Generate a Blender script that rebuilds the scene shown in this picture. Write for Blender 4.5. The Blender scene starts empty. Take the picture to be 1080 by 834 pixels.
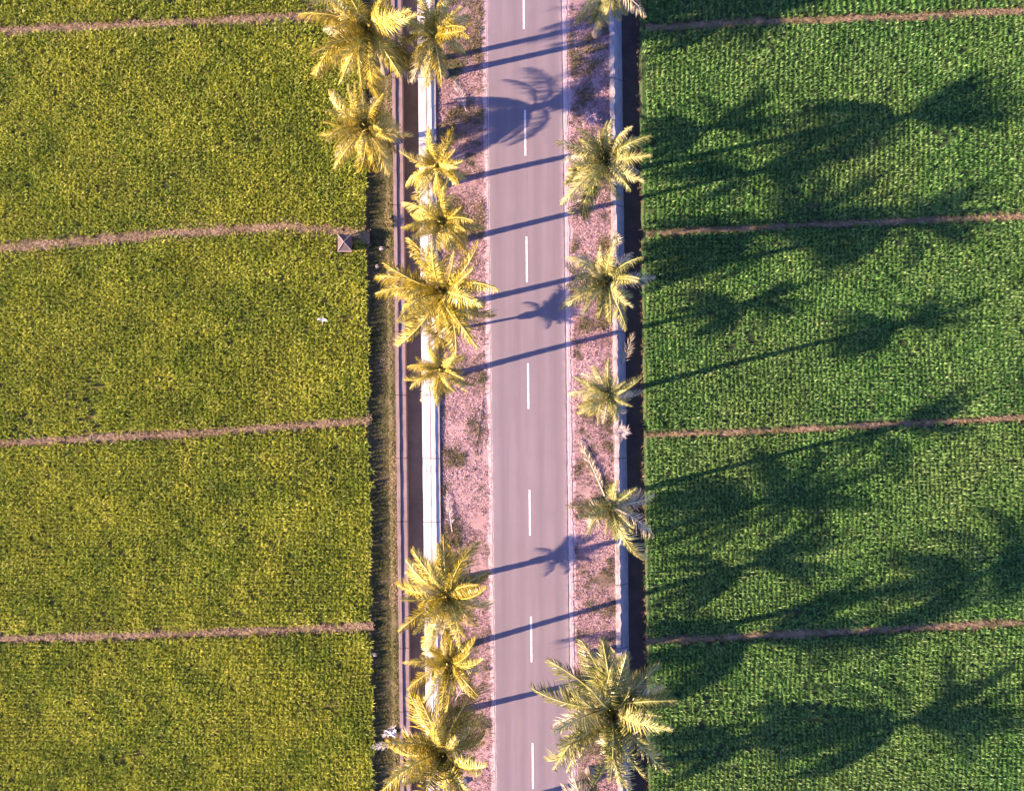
import bpy, math, random
import numpy as np
from mathutils import Vector, Matrix

random.seed(7)
rng = np.random.default_rng(7)
scene = bpy.context.scene
col = scene.collection

# ----------------------------------------------------------------------------
# plan of the place: 0.06 m of ground for each unit of the survey grid
# ----------------------------------------------------------------------------
M_ = 0.06            # metres per grid unit
CX, CY = 540.0, 417.0
CAM_H = 75.0
SKEW = 0.012         # the road runs slightly off the grid


def W(px, py, z=0.0):
    return Vector(((px - CX) * M_, (CY - py) * M_, z))


def C(t, py, z=0.0):
    """t: place across the road corridor, py: place along it"""
    return W(t + SKEW * (py - CY), py, z)


def at_height(px, py, z):
    k = 1.0 - z / CAM_H
    return Vector(((px - CX) * M_ * k, (CY - py) * M_ * k, z))


# ----------------------------------------------------------------------------
# object helpers
# ----------------------------------------------------------------------------
def tag(o, label=None, cat=None, group=None, kind=None):
    if label:
        o['label'] = label
    if cat:
        o['category'] = cat
    if group:
        o['group'] = group
    if kind:
        o['kind'] = kind
    return o


def link(o, parent=None):
    col.objects.link(o)
    if parent is not None:
        o.parent = parent
    return o


def empty(name, loc):
    o = bpy.data.objects.new(name, None)
    o.empty_display_size = 0.3
    o.location = loc
    col.objects.link(o)
    return o


def mesh_from(name, verts, faces, mat=None, smooth=False):
    me = bpy.data.meshes.new(name)
    me.from_pydata([tuple(v) for v in verts], [], faces)
    me.update()
    if mat is not None:
        for m in (mat if isinstance(mat, (list, tuple)) else [mat]):
            me.materials.append(m)
    if smooth:
        me.polygons.foreach_set('use_smooth', [True] * len(me.polygons))
    return me


def obj(name, verts, faces, mat=None, parent=None, smooth=False, loc=None):
    o = bpy.data.objects.new(name, mesh_from(name, verts, faces, mat, smooth))
    link(o, parent)
    if loc is not None:
        o.location = loc
    return o


def np_mesh(name, verts, quads, tris, mat, tint=None, mat_index=None):
    """fast mesh from numpy arrays (quads Nx4, tris Mx3), 'tint' per vertex"""
    me = bpy.data.meshes.new(name)
    nq, nt = len(quads), len(tris)
    me.vertices.add(len(verts))
    me.vertices.foreach_set('co', np.asarray(verts, np.float32).ravel())
    loops = np.concatenate([np.asarray(quads, np.int32).ravel(), np.asarray(tris, np.int32).ravel()])
    me.loops.add(len(loops))
    me.loops.foreach_set('vertex_index', loops)
    starts = np.concatenate([np.arange(nq) * 4, nq * 4 + np.arange(nt) * 3]).astype(np.int32)
    me.polygons.add(nq + nt)
    me.polygons.foreach_set('loop_start', starts)
    me.update(calc_edges=True)
    me.validate()
    if tint is not None:
        a = me.attributes.new('tint', 'FLOAT', 'POINT')
        a.data.foreach_set('value', np.asarray(tint, np.float32))
    me.materials.append(mat)
    return me


class MB:
    """collects simple shapes for ONE mesh"""

    def __init__(self):
        self.v, self.f = [], []

    def add(self, vs, fs):
        n = len(self.v)
        self.v += [tuple(v) for v in vs]
        self.f += [tuple(i + n for i in f) for f in fs]

    def tube(self, pts, radii, n=8, cap=True, wob=0.0):
        pts = [Vector(p) for p in pts]
        base = len(self.v)
        ref = Vector((0.13, 0.97, 0.21))
        for i, p in enumerate(pts):
            a = pts[max(i - 1, 0)]
            b = pts[min(i + 1, len(pts) - 1)]
            t = (b - a).normalized()
            u = t.cross(ref)
            if u.length < 1e-3:
                u = t.cross(Vector((1, 0, 0)))
            u.normalize()
            w = t.cross(u)
            for k in range(n):
                an = 2 * math.pi * k / n
                r = radii[i] * (1 + wob * (random.random() - 0.5))
                self.v.append(tuple(p + (u * math.cos(an) + w * math.sin(an)) * r))
        for i in range(len(pts) - 1):
            for k in range(n):
                a = base + i * n + k
                b = base + i * n + (k + 1) % n
                self.f.append((a, b, b + n, a + n))
        if cap:
            self.f.append(tuple(base + k for k in reversed(range(n))))
            self.f.append(tuple(base + (len(pts) - 1) * n + k for k in range(n)))

    def box(self, c, s):
        x, y, z = c
        a, b, d = s[0] / 2, s[1] / 2, s[2] / 2
        vs = [(x + i * a, y + j * b, z + k * d) for i in (-1, 1) for j in (-1, 1) for k in (-1, 1)]
        self.add(vs, [(0, 1, 3, 2), (4, 6, 7, 5), (0, 4, 5, 1), (2, 3, 7, 6), (0, 2, 6, 4), (1, 5, 7, 3)])

    def build(self, name, mat, parent=None, smooth=False):
        return obj(name, self.v, self.f, mat, parent, smooth)


# ----------------------------------------------------------------------------
# materials
# ----------------------------------------------------------------------------
def new_mat(name):
    m = bpy.data.materials.new(name)
    m.use_nodes = True
    nt = m.node_tree
    nt.nodes.clear()
    out = nt.nodes.new('ShaderNodeOutputMaterial')
    return m, nt, out


def nd(nt, kind, **kw):
    n = nt.nodes.new(kind)
    for k, v in kw.items():
        if k in n.inputs:
            n.inputs[k].default_value = v
        else:
            setattr(n, k, v)
    return n


def ramp(nt, src, stops):
    r = nt.nodes.new('ShaderNodeValToRGB')
    e = r.color_ramp.elements
    while len(e) > 1:
        e.remove(e[-1])
    e[0].position, e[0].color = stops[0][0], (*stops[0][1], 1)
    for p, c in stops[1:]:
        x = e.new(p)
        x.color = (*c, 1)
    nt.links.new(src, r.inputs['Fac'])
    return r.outputs['Color']


def mapped(nt, scale=(1, 1, 1), rot=0.0):
    tc = nt.nodes.new('ShaderNodeTexCoord')
    mp = nt.nodes.new('ShaderNodeMapping')
    mp.inputs['Scale'].default_value = scale
    mp.inputs['Rotation'].default_value = (0, 0, rot)
    nt.links.new(tc.outputs['Object'], mp.inputs['Vector'])
    return mp.outputs['Vector']


def noise(nt, vec, scale, detail=6.0, rough=0.6):
    n = nd(nt, 'ShaderNodeTexNoise', Scale=scale, Detail=detail, Roughness=rough)
    nt.links.new(vec, n.inputs['Vector'])
    return n.outputs['Fac']


def mix(nt, fac, a, b, mode='MIX'):
    n = nt.nodes.new('ShaderNodeMix')
    n.data_type = 'RGBA'
    n.blend_type = mode
    for key, v in ((0, fac), (6, a), (7, b)):
        if hasattr(v, 'links'):
            nt.links.new(v, n.inputs[key])
        elif key == 0:
            n.inputs[0].default_value = v
        else:
            n.inputs[key].default_value = (*v, 1)
    return n.outputs[2]


def bump(nt, h, strength, dist):
    b = nd(nt, 'ShaderNodeBump', Strength=strength, Distance=dist)
    nt.links.new(h, b.inputs['Height'])
    return b.outputs['Normal']


def surface(nt, out, color, rough=0.8, normal=None, spec=0.3):
    p = nt.nodes.new('ShaderNodeBsdfPrincipled')
    if hasattr(color, 'links'):
        nt.links.new(color, p.inputs['Base Color'])
    else:
        p.inputs['Base Color'].default_value = (*color, 1)
    p.inputs['Roughness'].default_value = rough
    p.inputs['Specular IOR Level'].default_value = spec
    if normal is not None:
        nt.links.new(normal, p.inputs['Normal'])
    nt.links.new(p.outputs[0], out.inputs[0])
    return p


def ground_mat(name, stops, scale=3.0, fine=25.0, b=0.5, rough=0.95, blotch=None):
    m, nt, out = new_mat(name)
    v = mapped(nt)
    n1 = noise(nt, v, scale, 8, 0.65)
    n2 = noise(nt, v, fine, 6, 0.7)
    mx = nt.nodes.new('ShaderNodeMath')
    mx.operation = 'MULTIPLY_ADD'
    nt.links.new(n1, mx.inputs[0])
    mx.inputs[1].default_value = 0.6
    ml = nt.nodes.new('ShaderNodeMath')
    ml.operation = 'MULTIPLY'
    nt.links.new(n2, ml.inputs[0])
    ml.inputs[1].default_value = 0.4
    nt.links.new(ml.outputs[0], mx.inputs[2])
    c = ramp(nt, mx.outputs[0], stops)
    if blotch:
        n3 = noise(nt, v, blotch[0], 5, 0.6)
        f = ramp(nt, n3, [(blotch[1], (0, 0, 0)), (blotch[2], (1, 1, 1))])
        c = mix(nt, f, c, blotch[3])
    surface(nt, out, c, rough, bump(nt, mx.outputs[0], b, 0.08), 0.2)
    return m


def leaf_mat(name, stops, patch=None, trans=0.35, rough=0.45, spec=0.4, obj_random=False, tint_amt=1.0):
    """thin leaf: reflects and lets light through; 'tint' varies it from blade to blade"""
    m, nt, out = new_mat(name)
    at = nt.nodes.new('ShaderNodeAttribute')
    at.attribute_name = 'tint'
    fac = at.outputs['Fac']
    if obj_random:
        oi = nt.nodes.new('ShaderNodeObjectInfo')
        a = nt.nodes.new('ShaderNodeMath')
        a.operation = 'MULTIPLY_ADD'
        nt.links.new(oi.outputs['Random'], a.inputs[0])
        a.inputs[1].default_value = 0.55
        b = nt.nodes.new('ShaderNodeMath')
        b.operation = 'MULTIPLY'
        nt.links.new(fac, b.inputs[0])
        b.inputs[1].default_value = 0.45
        nt.links.new(b.outputs[0], a.inputs[2])
        fac = a.outputs[0]
    c = ramp(nt, fac, stops)
    if patch:
        v = mapped(nt)
        for scale, lo, hi, colr, amt in patch:
            n = noise(nt, v, scale, 5, 0.6)
            f = ramp(nt, n, [(lo, (0, 0, 0)), (hi, (amt, amt, amt))])
            c = mix(nt, f, c, colr)
    p = nt.nodes.new('ShaderNodeBsdfPrincipled')
    nt.links.new(c, p.inputs['Base Color'])
    p.inputs['Roughness'].default_value = rough
    p.inputs['Specular IOR Level'].default_value = spec
    t = nt.nodes.new('ShaderNodeBsdfTranslucent')
    nt.links.new(c, t.inputs['Color'])
    ms = nt.nodes.new('ShaderNodeMixShader')
    ms.inputs[0].default_value = trans
    nt.links.new(p.outputs[0], ms.inputs[1])
    nt.links.new(t.outputs[0], ms.inputs[2])
    nt.links.new(ms.outputs[0], out.inputs[0])
    return m


def asphalt_mat():
    m, nt, out = new_mat('asphalt')
    v = mapped(nt, rot=-0.012)
    streak_v = mapped(nt, (1.0, 0.03, 1.0), rot=-0.012)
    s = noise(nt, streak_v, 2.6, 5, 0.6)
    blot = noise(nt, v, 0.35, 6, 0.6)
    grain = noise(nt, v, 60, 4, 0.8)
    c = ramp(nt, s, [(0.3, (0.134, 0.111, 0.138)), (0.5, (0.153, 0.127, 0.157)), (0.72, (0.172, 0.143, 0.175))])
    c = mix(nt, ramp(nt, blot, [(0.35, (0, 0, 0)), (0.7, (0.5, 0.5, 0.5))]), c, (0.121, 0.101, 0.124))
    c = mix(nt, ramp(nt, grain, [(0.4, (0, 0, 0)), (0.75, (0.35, 0.35, 0.35))]), c, (0.19, 0.175, 0.19))
    dirt = noise(nt, mapped(nt, (1.0, 0.2, 1.0), rot=-0.012), 0.9, 7, 0.65)
    c = mix(nt, ramp(nt, dirt, [(0.48, (0, 0, 0)), (0.68, (0.55, 0.55, 0.55))]), c, (0.175, 0.140, 0.162))
    sx = nt.nodes.new('ShaderNodeSeparateXYZ')
    nt.links.new(v, sx.inputs[0])
    wob = nt.nodes.new('ShaderNodeMath')
    wob.operation = 'MULTIPLY_ADD'
    nt.links.new(blot, wob.inputs[0])
    wob.inputs[1].default_value = 0.5
    nt.links.new(sx.outputs[0], wob.inputs[2])
    mr = nd(nt, 'ShaderNodeMapRange')
    nt.links.new(wob.outputs[0], mr.inputs['Value'])
    mr.inputs['From Min'].default_value = -1.38 + 0.25
    mr.inputs['From Max'].default_value = 3.41 + 0.25
    k0, k1 = (0, 0, 0), (0.5, 0.5, 0.5)
    tr = ramp(nt, mr.outputs[0], [(0.06, k0), (0.15, k1), (0.24, k0), (0.30, k0), (0.38, k1), (0.45, k0), (0.56, k0), (0.64, k1), (0.72, k0), (0.78, k0), (0.87, k1), (0.95, k0)])
    c = mix(nt, tr, c, (0.118, 0.099, 0.120))
    edge = ramp(nt, mr.outputs[0], [(0.0, (0.7, 0.7, 0.7)), (0.055, k0), (0.945, k0), (1.0, (0.7, 0.7, 0.7))])
    em = mix(nt, 1.0, edge, ramp(nt, noise(nt, v, 2.2, 6, 0.7), [(0.35, k0), (0.6, (1, 1, 1))]), 'MULTIPLY')
    c = mix(nt, em, c, (0.26, 0.20, 0.215))
    cr = noise(nt, v, 1.7, 10, 0.75)
    c = mix(nt, ramp(nt, cr, [(0.66, (0, 0, 0)), (0.74, (0.35, 0.35, 0.35))]), c, (0.075, 0.07, 0.08))
    surface(nt, out, c, 0.8, bump(nt, grain, 0.25, 0.01), 0.3)
    return m


def concrete_mat(name, base, dark, scale=1.2, stain=0.5, joint=4.0):
    m, nt, out = new_mat(name)
    v = mapped(nt)
    n = noise(nt, v, scale, 8, 0.7)
    f = noise(nt, v, 18, 6, 0.7)
    c = mix(nt, ramp(nt, n, [(0.42, (0, 0, 0)), (0.72, (stain, stain, stain))]), base, dark)
    c = mix(nt, ramp(nt, f, [(0.45, (0, 0, 0)), (0.75, (0.4, 0.4, 0.4))]), c, dark)
    # casting joints across the run of the wall, every few metres
    sx = nt.nodes.new('ShaderNodeSeparateXYZ')
    nt.links.new(v, sx.inputs[0])
    fr = nt.nodes.new('ShaderNodeMath')
    fr.operation = 'MULTIPLY'
    nt.links.new(sx.outputs[1], fr.inputs[0])
    fr.inputs[1].default_value = 1.0 / joint
    f2 = nt.nodes.new('ShaderNodeMath')
    f2.operation = 'FRACT'
    nt.links.new(fr.outputs[0], f2.inputs[0])
    g = ramp(nt, f2.outputs[0], [(0.0, (0.8, 0.8, 0.8)), (0.011, (0.7, 0.7, 0.7)), (0.02, (0, 0, 0))])
    c = mix(nt, g, c, tuple(x * 0.4 for x in dark))
    # long damp streaks along the wall
    st = noise(nt, mapped(nt, (6.0, 0.35, 1.0)), 1.0, 6, 0.65)
    c = mix(nt, ramp(nt, st, [(0.52, (0, 0, 0)), (0.68, (0.6, 0.6, 0.6))]), c, tuple(x * 0.8 for x in dark))
    surface(nt, out, c, 0.85, bump(nt, f, 0.4, 0.02), 0.25)
    return m


def paint_mat(name, k):
    m, nt, out = new_mat(name)
    v = mapped(nt)
    n = noise(nt, v, 6.5, 10, 0.85)
    c = ramp(nt, n, [(q, tuple(k * x for x in cc)) for q, cc in ((0.36, (0.17, 0.15, 0.17)), (0.47, (0.52, 0.49, 0.52)), (0.7, (0.66, 0.64, 0.66)))])
    surface(nt, out, c, 0.6)
    return m


def bark_mat():
    m, nt, out = new_mat('palm_bark')
    v = mapped(nt)
    w = nd(nt, 'ShaderNodeTexWave', Scale=3.2, Distortion=2.5, Detail=4.0)
    w.bands_direction = 'Z'
    nt.links.new(v, w.inputs['Vector'])
    n = noise(nt, v, 9, 6, 0.7)
    c = ramp(nt, w.outputs['Fac'], [(0.1, (0.10, 0.075, 0.06)), (0.6, (0.24, 0.20, 0.17)), (1.0, (0.30, 0.26, 0.22))])
    c = mix(nt, ramp(nt, n, [(0.45, (0, 0, 0)), (0.7, (0.5, 0.5, 0.5))]), c, (0.13, 0.11, 0.08))
    surface(nt, out, c, 0.9, bump(nt, w.outputs['Fac'], 0.5, 0.03), 0.2)
    return m


def plain_mat(name, c, rough=0.7, var=0.25, scale=8.0):
    m, nt, out = new_mat(name)
    v = mapped(nt)
    n = noise(nt, v, scale, 6, 0.65)
    d = tuple(x * (1 - var) for x in c)
    l = tuple(min(1, x * (1 + var)) for x in c)
    surface(nt, out, ramp(nt, n, [(0.3, d), (0.7, l)]), rough)
    return m


MAT = dict(
    mud=ground_mat('paddy_mud', [(0.3, (0.06, 0.066, 0.018)), (0.7, (0.13, 0.115, 0.04))], 0.8),
    mud_green=ground_mat('paddy_mud_green', [(0.3, (0.022, 0.040, 0.018)), (0.7, (0.05, 0.075, 0.035))], 0.8),
    bank=ground_mat('bank_soil', [(0.3, (0.030, 0.032, 0.016)), (0.5, (0.06, 0.056, 0.030)), (0.7, (0.12, 0.092, 0.062))], 1.5, 22, 0.8),  # darkened: shade from the rice edge is put into the soil colour
    verge=ground_mat('verge_soil', [(0.28, (0.10, 0.062, 0.062)), (0.40, (0.22, 0.145, 0.15)), (0.62, (0.36, 0.25, 0.27))], 1.1, 16, 0.8,
                     blotch=(0.55, 0.52, 0.62, (0.13, 0.095, 0.075))),
    shoulder=ground_mat('shoulder_sand', [(0.3, (0.27, 0.19, 0.21)), (0.5, (0.38, 0.28, 0.31)), (0.7, (0.48, 0.37, 0.405))], 1.6, 20, 0.3),
    bund=ground_mat('bund_soil', [(0.3, (0.10, 0.072, 0.048)), (0.55, (0.20, 0.145, 0.10)), (0.75, (0.30, 0.22, 0.165))], 1.2, 14, 0.9),
    ditch=ground_mat('ditch_mud', [(0.3, (0.028, 0.022, 0.020)), (0.7, (0.075, 0.056, 0.046))], 1.0, 12, 0.5),
    canal_bed=ground_mat('canal_mud', [(0.3, (0.07, 0.055, 0.045)), (0.7, (0.12, 0.092, 0.075))], 0.8, 12, 0.4),
    farmland=ground_mat('farmland_crop', [(0.3, (0.04, 0.065, 0.015)), (0.7, (0.12, 0.14, 0.03))], 0.6, 6, 0.9),
    asphalt=asphalt_mat(),
    white_concrete=concrete_mat('white_concrete', (0.52, 0.485, 0.50), (0.26, 0.22, 0.22), 1.0, 0.75),
    grey_concrete=concrete_mat('grey_concrete', (0.22, 0.165, 0.172), (0.095, 0.07, 0.072), 1.4, 0.6),
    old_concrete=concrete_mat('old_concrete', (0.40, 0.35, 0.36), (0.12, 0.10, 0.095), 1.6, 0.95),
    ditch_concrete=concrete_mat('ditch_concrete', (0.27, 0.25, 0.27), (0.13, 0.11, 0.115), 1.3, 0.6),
    paint=paint_mat('road_paint', 1.0),
    old_paint=paint_mat('worn_road_paint', 0.62),
    bark=bark_mat(),
)
MAT['rice_gold'] = leaf_mat('rice_leaf_yellowing', [(0, (0.115, 0.18, 0.020)), (0.45, (0.255, 0.32, 0.036)), (0.8, (0.41, 0.45, 0.055)), (1, (0.53, 0.51, 0.11))],
                            patch=[(0.16, 0.42, 0.68, (0.40, 0.40, 0.05), 0.45), (1.1, 0.58, 0.78, (0.24, 0.21, 0.04), 0.35)], trans=0.35, rough=0.42)
MAT['rice_green'] = leaf_mat('rice_leaf_green', [(0, (0.045, 0.14, 0.028)), (0.5, (0.105, 0.25, 0.055)), (0.85, (0.165, 0.31, 0.080)), (1, (0.24, 0.36, 0.12))],
                             patch=[(0.10, 0.42, 0.7, (0.17, 0.24, 0.065), 0.5), (1.0, 0.55, 0.78, (0.12, 0.10, 0.05), 0.4)], trans=0.22, rough=0.42)
MAT['palm_gold'] = leaf_mat('palm_leaf_golden', [(0, (0.11, 0.095, 0.010)), (0.35, (0.31, 0.245, 0.018)), (0.66, (0.53, 0.44, 0.085)), (0.95, (0.70, 0.66, 0.42))],
                            trans=0.27, rough=0.38, spec=0.5, obj_random=True)
MAT['palm_green'] = leaf_mat('palm_leaf_green', [(0, (0.04, 0.065, 0.018)), (0.35, (0.15, 0.16, 0.036)), (0.62, (0.36, 0.33, 0.11)), (1, (0.64, 0.59, 0.36))],
                             trans=0.25, rough=0.38, spec=0.5, obj_random=True)
MAT['palm_straw'] = leaf_mat('palm_leaf_straw', [(0, (0.34, 0.26, 0.16)), (0.5, (0.52, 0.44, 0.30)), (1, (0.66, 0.60, 0.46))], trans=0.25, rough=0.7, spec=0.2)
MAT['palm_dead'] = leaf_mat('palm_leaf_dead', [(0, (0.30, 0.23, 0.22)), (0.5, (0.46, 0.38, 0.37)), (1, (0.62, 0.54, 0.54))], trans=0.15, rough=0.8, spec=0.2)
MAT['palm_bleached'] = leaf_mat('palm_leaf_bleached', [(0, (0.5, 0.46, 0.47)), (0.5, (0.70, 0.67, 0.68)), (1, (0.80, 0.78, 0.78))], trans=0.1, rough=0.8, spec=0.2)
MAT['rachis_gold'] = plain_mat('palm_rib_golden', (0.42, 0.36, 0.08), 0.4)
MAT['rachis_green'] = plain_mat('palm_rib_green', (0.30, 0.30, 0.09), 0.4)
MAT['weed_dry'] = leaf_mat('weed_dry', [(0, (0.17, 0.105, 0.095)), (0.3, (0.36, 0.235, 0.245)), (0.75, (0.54, 0.37, 0.41)), (1, (0.66, 0.52, 0.55))],
                           patch=[(0.55, 0.54, 0.62, (0.075, 0.075, 0.045), 0.8), (0.8, 0.56, 0.72, (0.34, 0.23, 0.12), 0.6)], trans=0.2, rough=0.8, spec=0.15)
MAT['bank_grass'] = leaf_mat('bank_grass', [(0, (0.035, 0.05, 0.014)), (0.4, (0.12, 0.135, 0.035)), (0.8, (0.27, 0.21, 0.09)), (1, (0.42, 0.31, 0.21))],  # dark end deepened to carry the shade beside the rice
                             patch=[(0.22, 0.52, 0.66, (0.38, 0.26, 0.23), 0.7)], trans=0.25, rough=0.7, spec=0.2)
MAT['bund_weeds'] = leaf_mat('bund_weeds', [(0, (0.07, 0.07, 0.03)), (0.45, (0.16, 0.13, 0.065)), (0.8, (0.27, 0.20, 0.12)), (1, (0.38, 0.29, 0.2))],
                             patch=[(0.4, 0.5, 0.66, (0.10, 0.13, 0.04), 0.7)], trans=0.25, rough=0.7, spec=0.2)
MAT['bund_grass'] = leaf_mat('bund_grass', [(0, (0.16, 0.11, 0.07)), (0.45, (0.31, 0.23, 0.15)), (0.8, (0.43, 0.32, 0.23)), (1, (0.52, 0.41, 0.31))],
                             patch=[(0.5, 0.5, 0.66, (0.24, 0.21, 0.05), 0.6)], trans=0.25, rough=0.7, spec=0.2)

# ----------------------------------------------------------------------------
# ground: one sheet, its cross-section follows banks, canal and ditch
# ----------------------------------------------------------------------------
Y_UP, Y_DN = -360, 1200       # modelled length of the corridor, along the road
FAR = 36000                   # the sheet itself runs to the horizon (grid units)

profile = [  # (t, z, material index of the strip that starts here)
    (-FAR, -0.10, 0), (388, -0.10, 1), (392, -0.20, 1), (409, -0.17, 1), (414.5, -0.02, 1), (418.5, 0.0, 2), (419.0, -0.85, 2), (444.0, -0.85, 2),
    (452.0, -0.85, 2), (452.5, 0.0, 3), (513.5, 0.02, 4), (517.0, 0.03, 4), (605.0, 0.02, 3), (647.0, 0.0, 3), (650.0, 0.0, 5),
    (651.0, -0.50, 5), (679.5, -0.56, 6), (681.5, -0.12, 6), (FAR, -0.12, 6)]
stations = [-FAR, -2500, Y_UP] + list(range(-300, 1150, 10)) + [Y_DN, 3300, FAR]
gv, gf, gm = [], [], []
for py in stations:
    for i, (t, z, mi) in enumerate(profile):
        jit = 0.0
        if i in (1, 2, 10, 12, 16, 17) and -320 < py < 1160:
            jit = (3.4 if i in (10, 12) else 1.6) * (random.random() - 0.5)
        gv.append(C(t + jit, py, z))
n_p = len(profile)
for j in range(len(stations) - 1):
    for i in range(n_p - 1):
        a = j * n_p + i
        gf.append((a, a + n_p, a + n_p + 1, a + 1))
        gm.append(profile[i][2])
ground = obj('ground', gv, gf, [MAT['mud'], MAT['bank'], MAT['canal_bed'], MAT['verge'], MAT['shoulder'], MAT['ditch'], MAT['mud_green']])
ground.data.polygons.foreach_set('material_index', gm)
tag(ground, kind='structure')


def strip(name, t0, t1, z, mat, y0=Y_UP, y1=Y_DN, step=0, jit=0.0, kind='structure'):
    ys = [y0, y1] if not step else list(np.arange(y0, y1 + 0.1, step))
    vs, fs = [], []
    for y in ys:
        vs.append(C(t0 + jit * (random.random() - 0.5), y, z))
        vs.append(C(t1 + jit * (random.random() - 0.5), y, z))
    for i in range(len(ys) - 1):
        fs.append((2 * i, 2 * i + 2, 2 * i + 3, 2 * i + 1))
    o = obj(name, vs, fs, mat)
    tag(o, kind=kind)
    return o


# carriageway: a slab 4 cm thick with a ragged edge
def slab(name, t0, t1, z0, z1, mat, y0, y1, step, jit):
    ys = list(np.arange(y0, y1 + 0.1, step))
    vs, fs = [], []
    for y in ys:
        a = t0 + jit * (random.random() - 0.5)
        b = t1 + jit * (random.random() - 0.5)
        vs += [C(a - 0.25, y, z0), C(a, y, z1), C(b, y, z1), C(b + 0.25, y, z0)]
    for i in range(len(ys) - 1):
        for k in range(3):
            a = 4 * i + k
            fs.append((a, a + 4, a + 5, a + 1))
    o = obj(name, vs, fs, mat)
    return o


road = slab('road', 517.2, 596.8, 0.0, 0.065, MAT['asphalt'], Y_UP, Y_DN, 5, 0.5)
tag(road, kind='structure')
far_road = strip('road', 517.2, 596.8, 0.06, MAT['asphalt'], -9000, Y_UP)
far_road2 = strip('road', 517.2, 596.8, 0.06, MAT['asphalt'], Y_DN, 9000)
# pale concrete edge strip on the east side and worn painted edge line on the west
edge_strip = slab('road_shoulder', 597.4, 602.2, 0.0, 0.045, MAT['shoulder'], Y_UP, Y_DN, 4, 1.4)
tag(edge_strip, kind='structure')
strip('edge_line', 518.3, 518.9, 0.070, MAT['old_paint'], step=5, jit=0.5)
strip('edge_line', 598.3, 600.0, 0.0505, MAT['old_paint'], step=5, jit=0.6)
# centre dashes, 3 m long every 8 m
dash = None
for k in range(-4, 12):
    y0 = 116.5 + (k - 0) * 133.3 - (0 if k else 0)
    c = C(557.2, y0 + 24)
    if dash is None:
        h = 24 * M_
        w_ = 1.0 * M_
        vs, fs = [], []
        nseg = 16
        for i in range(nseg + 1):
            yy = -h + 2 * h * i / nseg
            j = 0.012
            vs += [(-w_ + j * (random.random() - 0.5), yy, 0), (w_ + j * (random.random() - 0.5), yy, 0)]
        for i in range(nseg):
            fs.append((2 * i, 2 * i + 1, 2 * i + 3, 2 * i + 2))
        dash = obj('lane_marking', vs, fs, MAT['paint'])
        o = dash
    else:
        o = dash.copy()
        col.objects.link(o)
    o.location = (c.x, c.y, 0.070)
    o.rotation_euler.z = SKEW
    tag(o, kind='structure')

# still murky water in the canal
m, nt, out = new_mat('canal_water')
v = mapped(nt)
surface(nt, out, ramp(nt, noise(nt, v, 0.7, 6, 0.6), [(0.3, (0.085, 0.066, 0.055)), (0.7, (0.135, 0.108, 0.09))]), 0.25,
        bump(nt, noise(nt, v, 6, 3, 0.5), 0.1, 0.02), 0.4)
strip('canal_water', 420.0, 449.0, -0.78, m)


# walls of canal and ditch -----------------------------------------------------
def extrude(profile_pts, y0, y1, step, jit=0.0, zj=0.0):
    """closed cross-section [(t,z)] swept along the corridor"""
    ys = list(np.arange(y0, y1 + 0.1, step))
    n = len(profile_pts)
    vs, fs = [], []
    for y in ys:
        dt = jit * (random.random() - 0.5)
        dz = zj * (random.random() - 0.5)
        for (t, z) in profile_pts:
            vs.append(C(t + dt, y, z + (dz if z > -0.2 else 0)))
    for i in range(len(ys) - 1):
        for k in range(n):
            a, b = i * n + k, i * n + (k + 1) % n
            fs.append((a, b, b + n, a + n))
    fs.append(tuple(range(n)))
    fs.append(tuple(reversed([(len(ys) - 1) * n + k for k in range(n)])))
    return vs, fs


w = empty('canal_wall', C(454, 417, -0.9))
tag(w, 'thick white concrete wall along the canal beside the road verge', 'wall')


def child_sweep(name, prof, mat, parent, step=12, jit=0.0, zj=0.0, y0=Y_UP, y1=Y_DN):
    vs, fs = extrude(prof, y0, y1, step, jit, zj)
    off = parent.location
    return obj(name, [v - off for v in vs], fs, mat, parent)


child_sweep('wall_body', [(446.5, -0.9), (446.5, 0.17), (461.5, 0.17), (461.5, -0.9)], MAT['white_concrete'], w)
child_sweep('coping', [(445.2, 0.172), (445.2, 0.25), (453.6, 0.25), (453.6, 0.172)], MAT['white_concrete'], w, 9, 0.3, 0.01)
child_sweep('coping', [(454.2, 0.172), (454.2, 0.245), (458.9, 0.245), (458.9, 0.172)], MAT['white_concrete'], w, 9, 0.3, 0.01)
child_sweep('ledge', [(461.55, -0.3), (461.55, 0.165), (463.4, 0.165), (463.4, -0.3)], MAT['ditch_concrete'], w, 9, 0.4, 0.01)

w = empty('canal_kerb', C(421, 417, -0.9))
tag(w, 'low stepped grey concrete kerb edging the canal on the grassy bank side', 'kerb wall')
child_sweep('kerb_wall', [(417.6, -0.9), (417.6, 0.13), (421.2, 0.13), (421.2, -0.9)], MAT['grey_concrete'], w, 9, 0.35, 0.02)
child_sweep('footing_ledge', [(421.25, -0.9), (421.25, 0.045), (428.0, 0.04), (428.6, -0.9)], MAT['grey_concrete'], w, 12, 0.2)

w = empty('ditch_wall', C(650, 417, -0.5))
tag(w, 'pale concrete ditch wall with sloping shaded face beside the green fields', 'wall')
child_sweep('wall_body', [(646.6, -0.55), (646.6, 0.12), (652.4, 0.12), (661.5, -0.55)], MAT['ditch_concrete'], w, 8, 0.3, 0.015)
child_sweep('coping', [(647.4, 0.122), (647.4, 0.19), (651.8, 0.19), (651.8, 0.122)], MAT['old_concrete'], w, 4, 1.6, 0.04)


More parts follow.
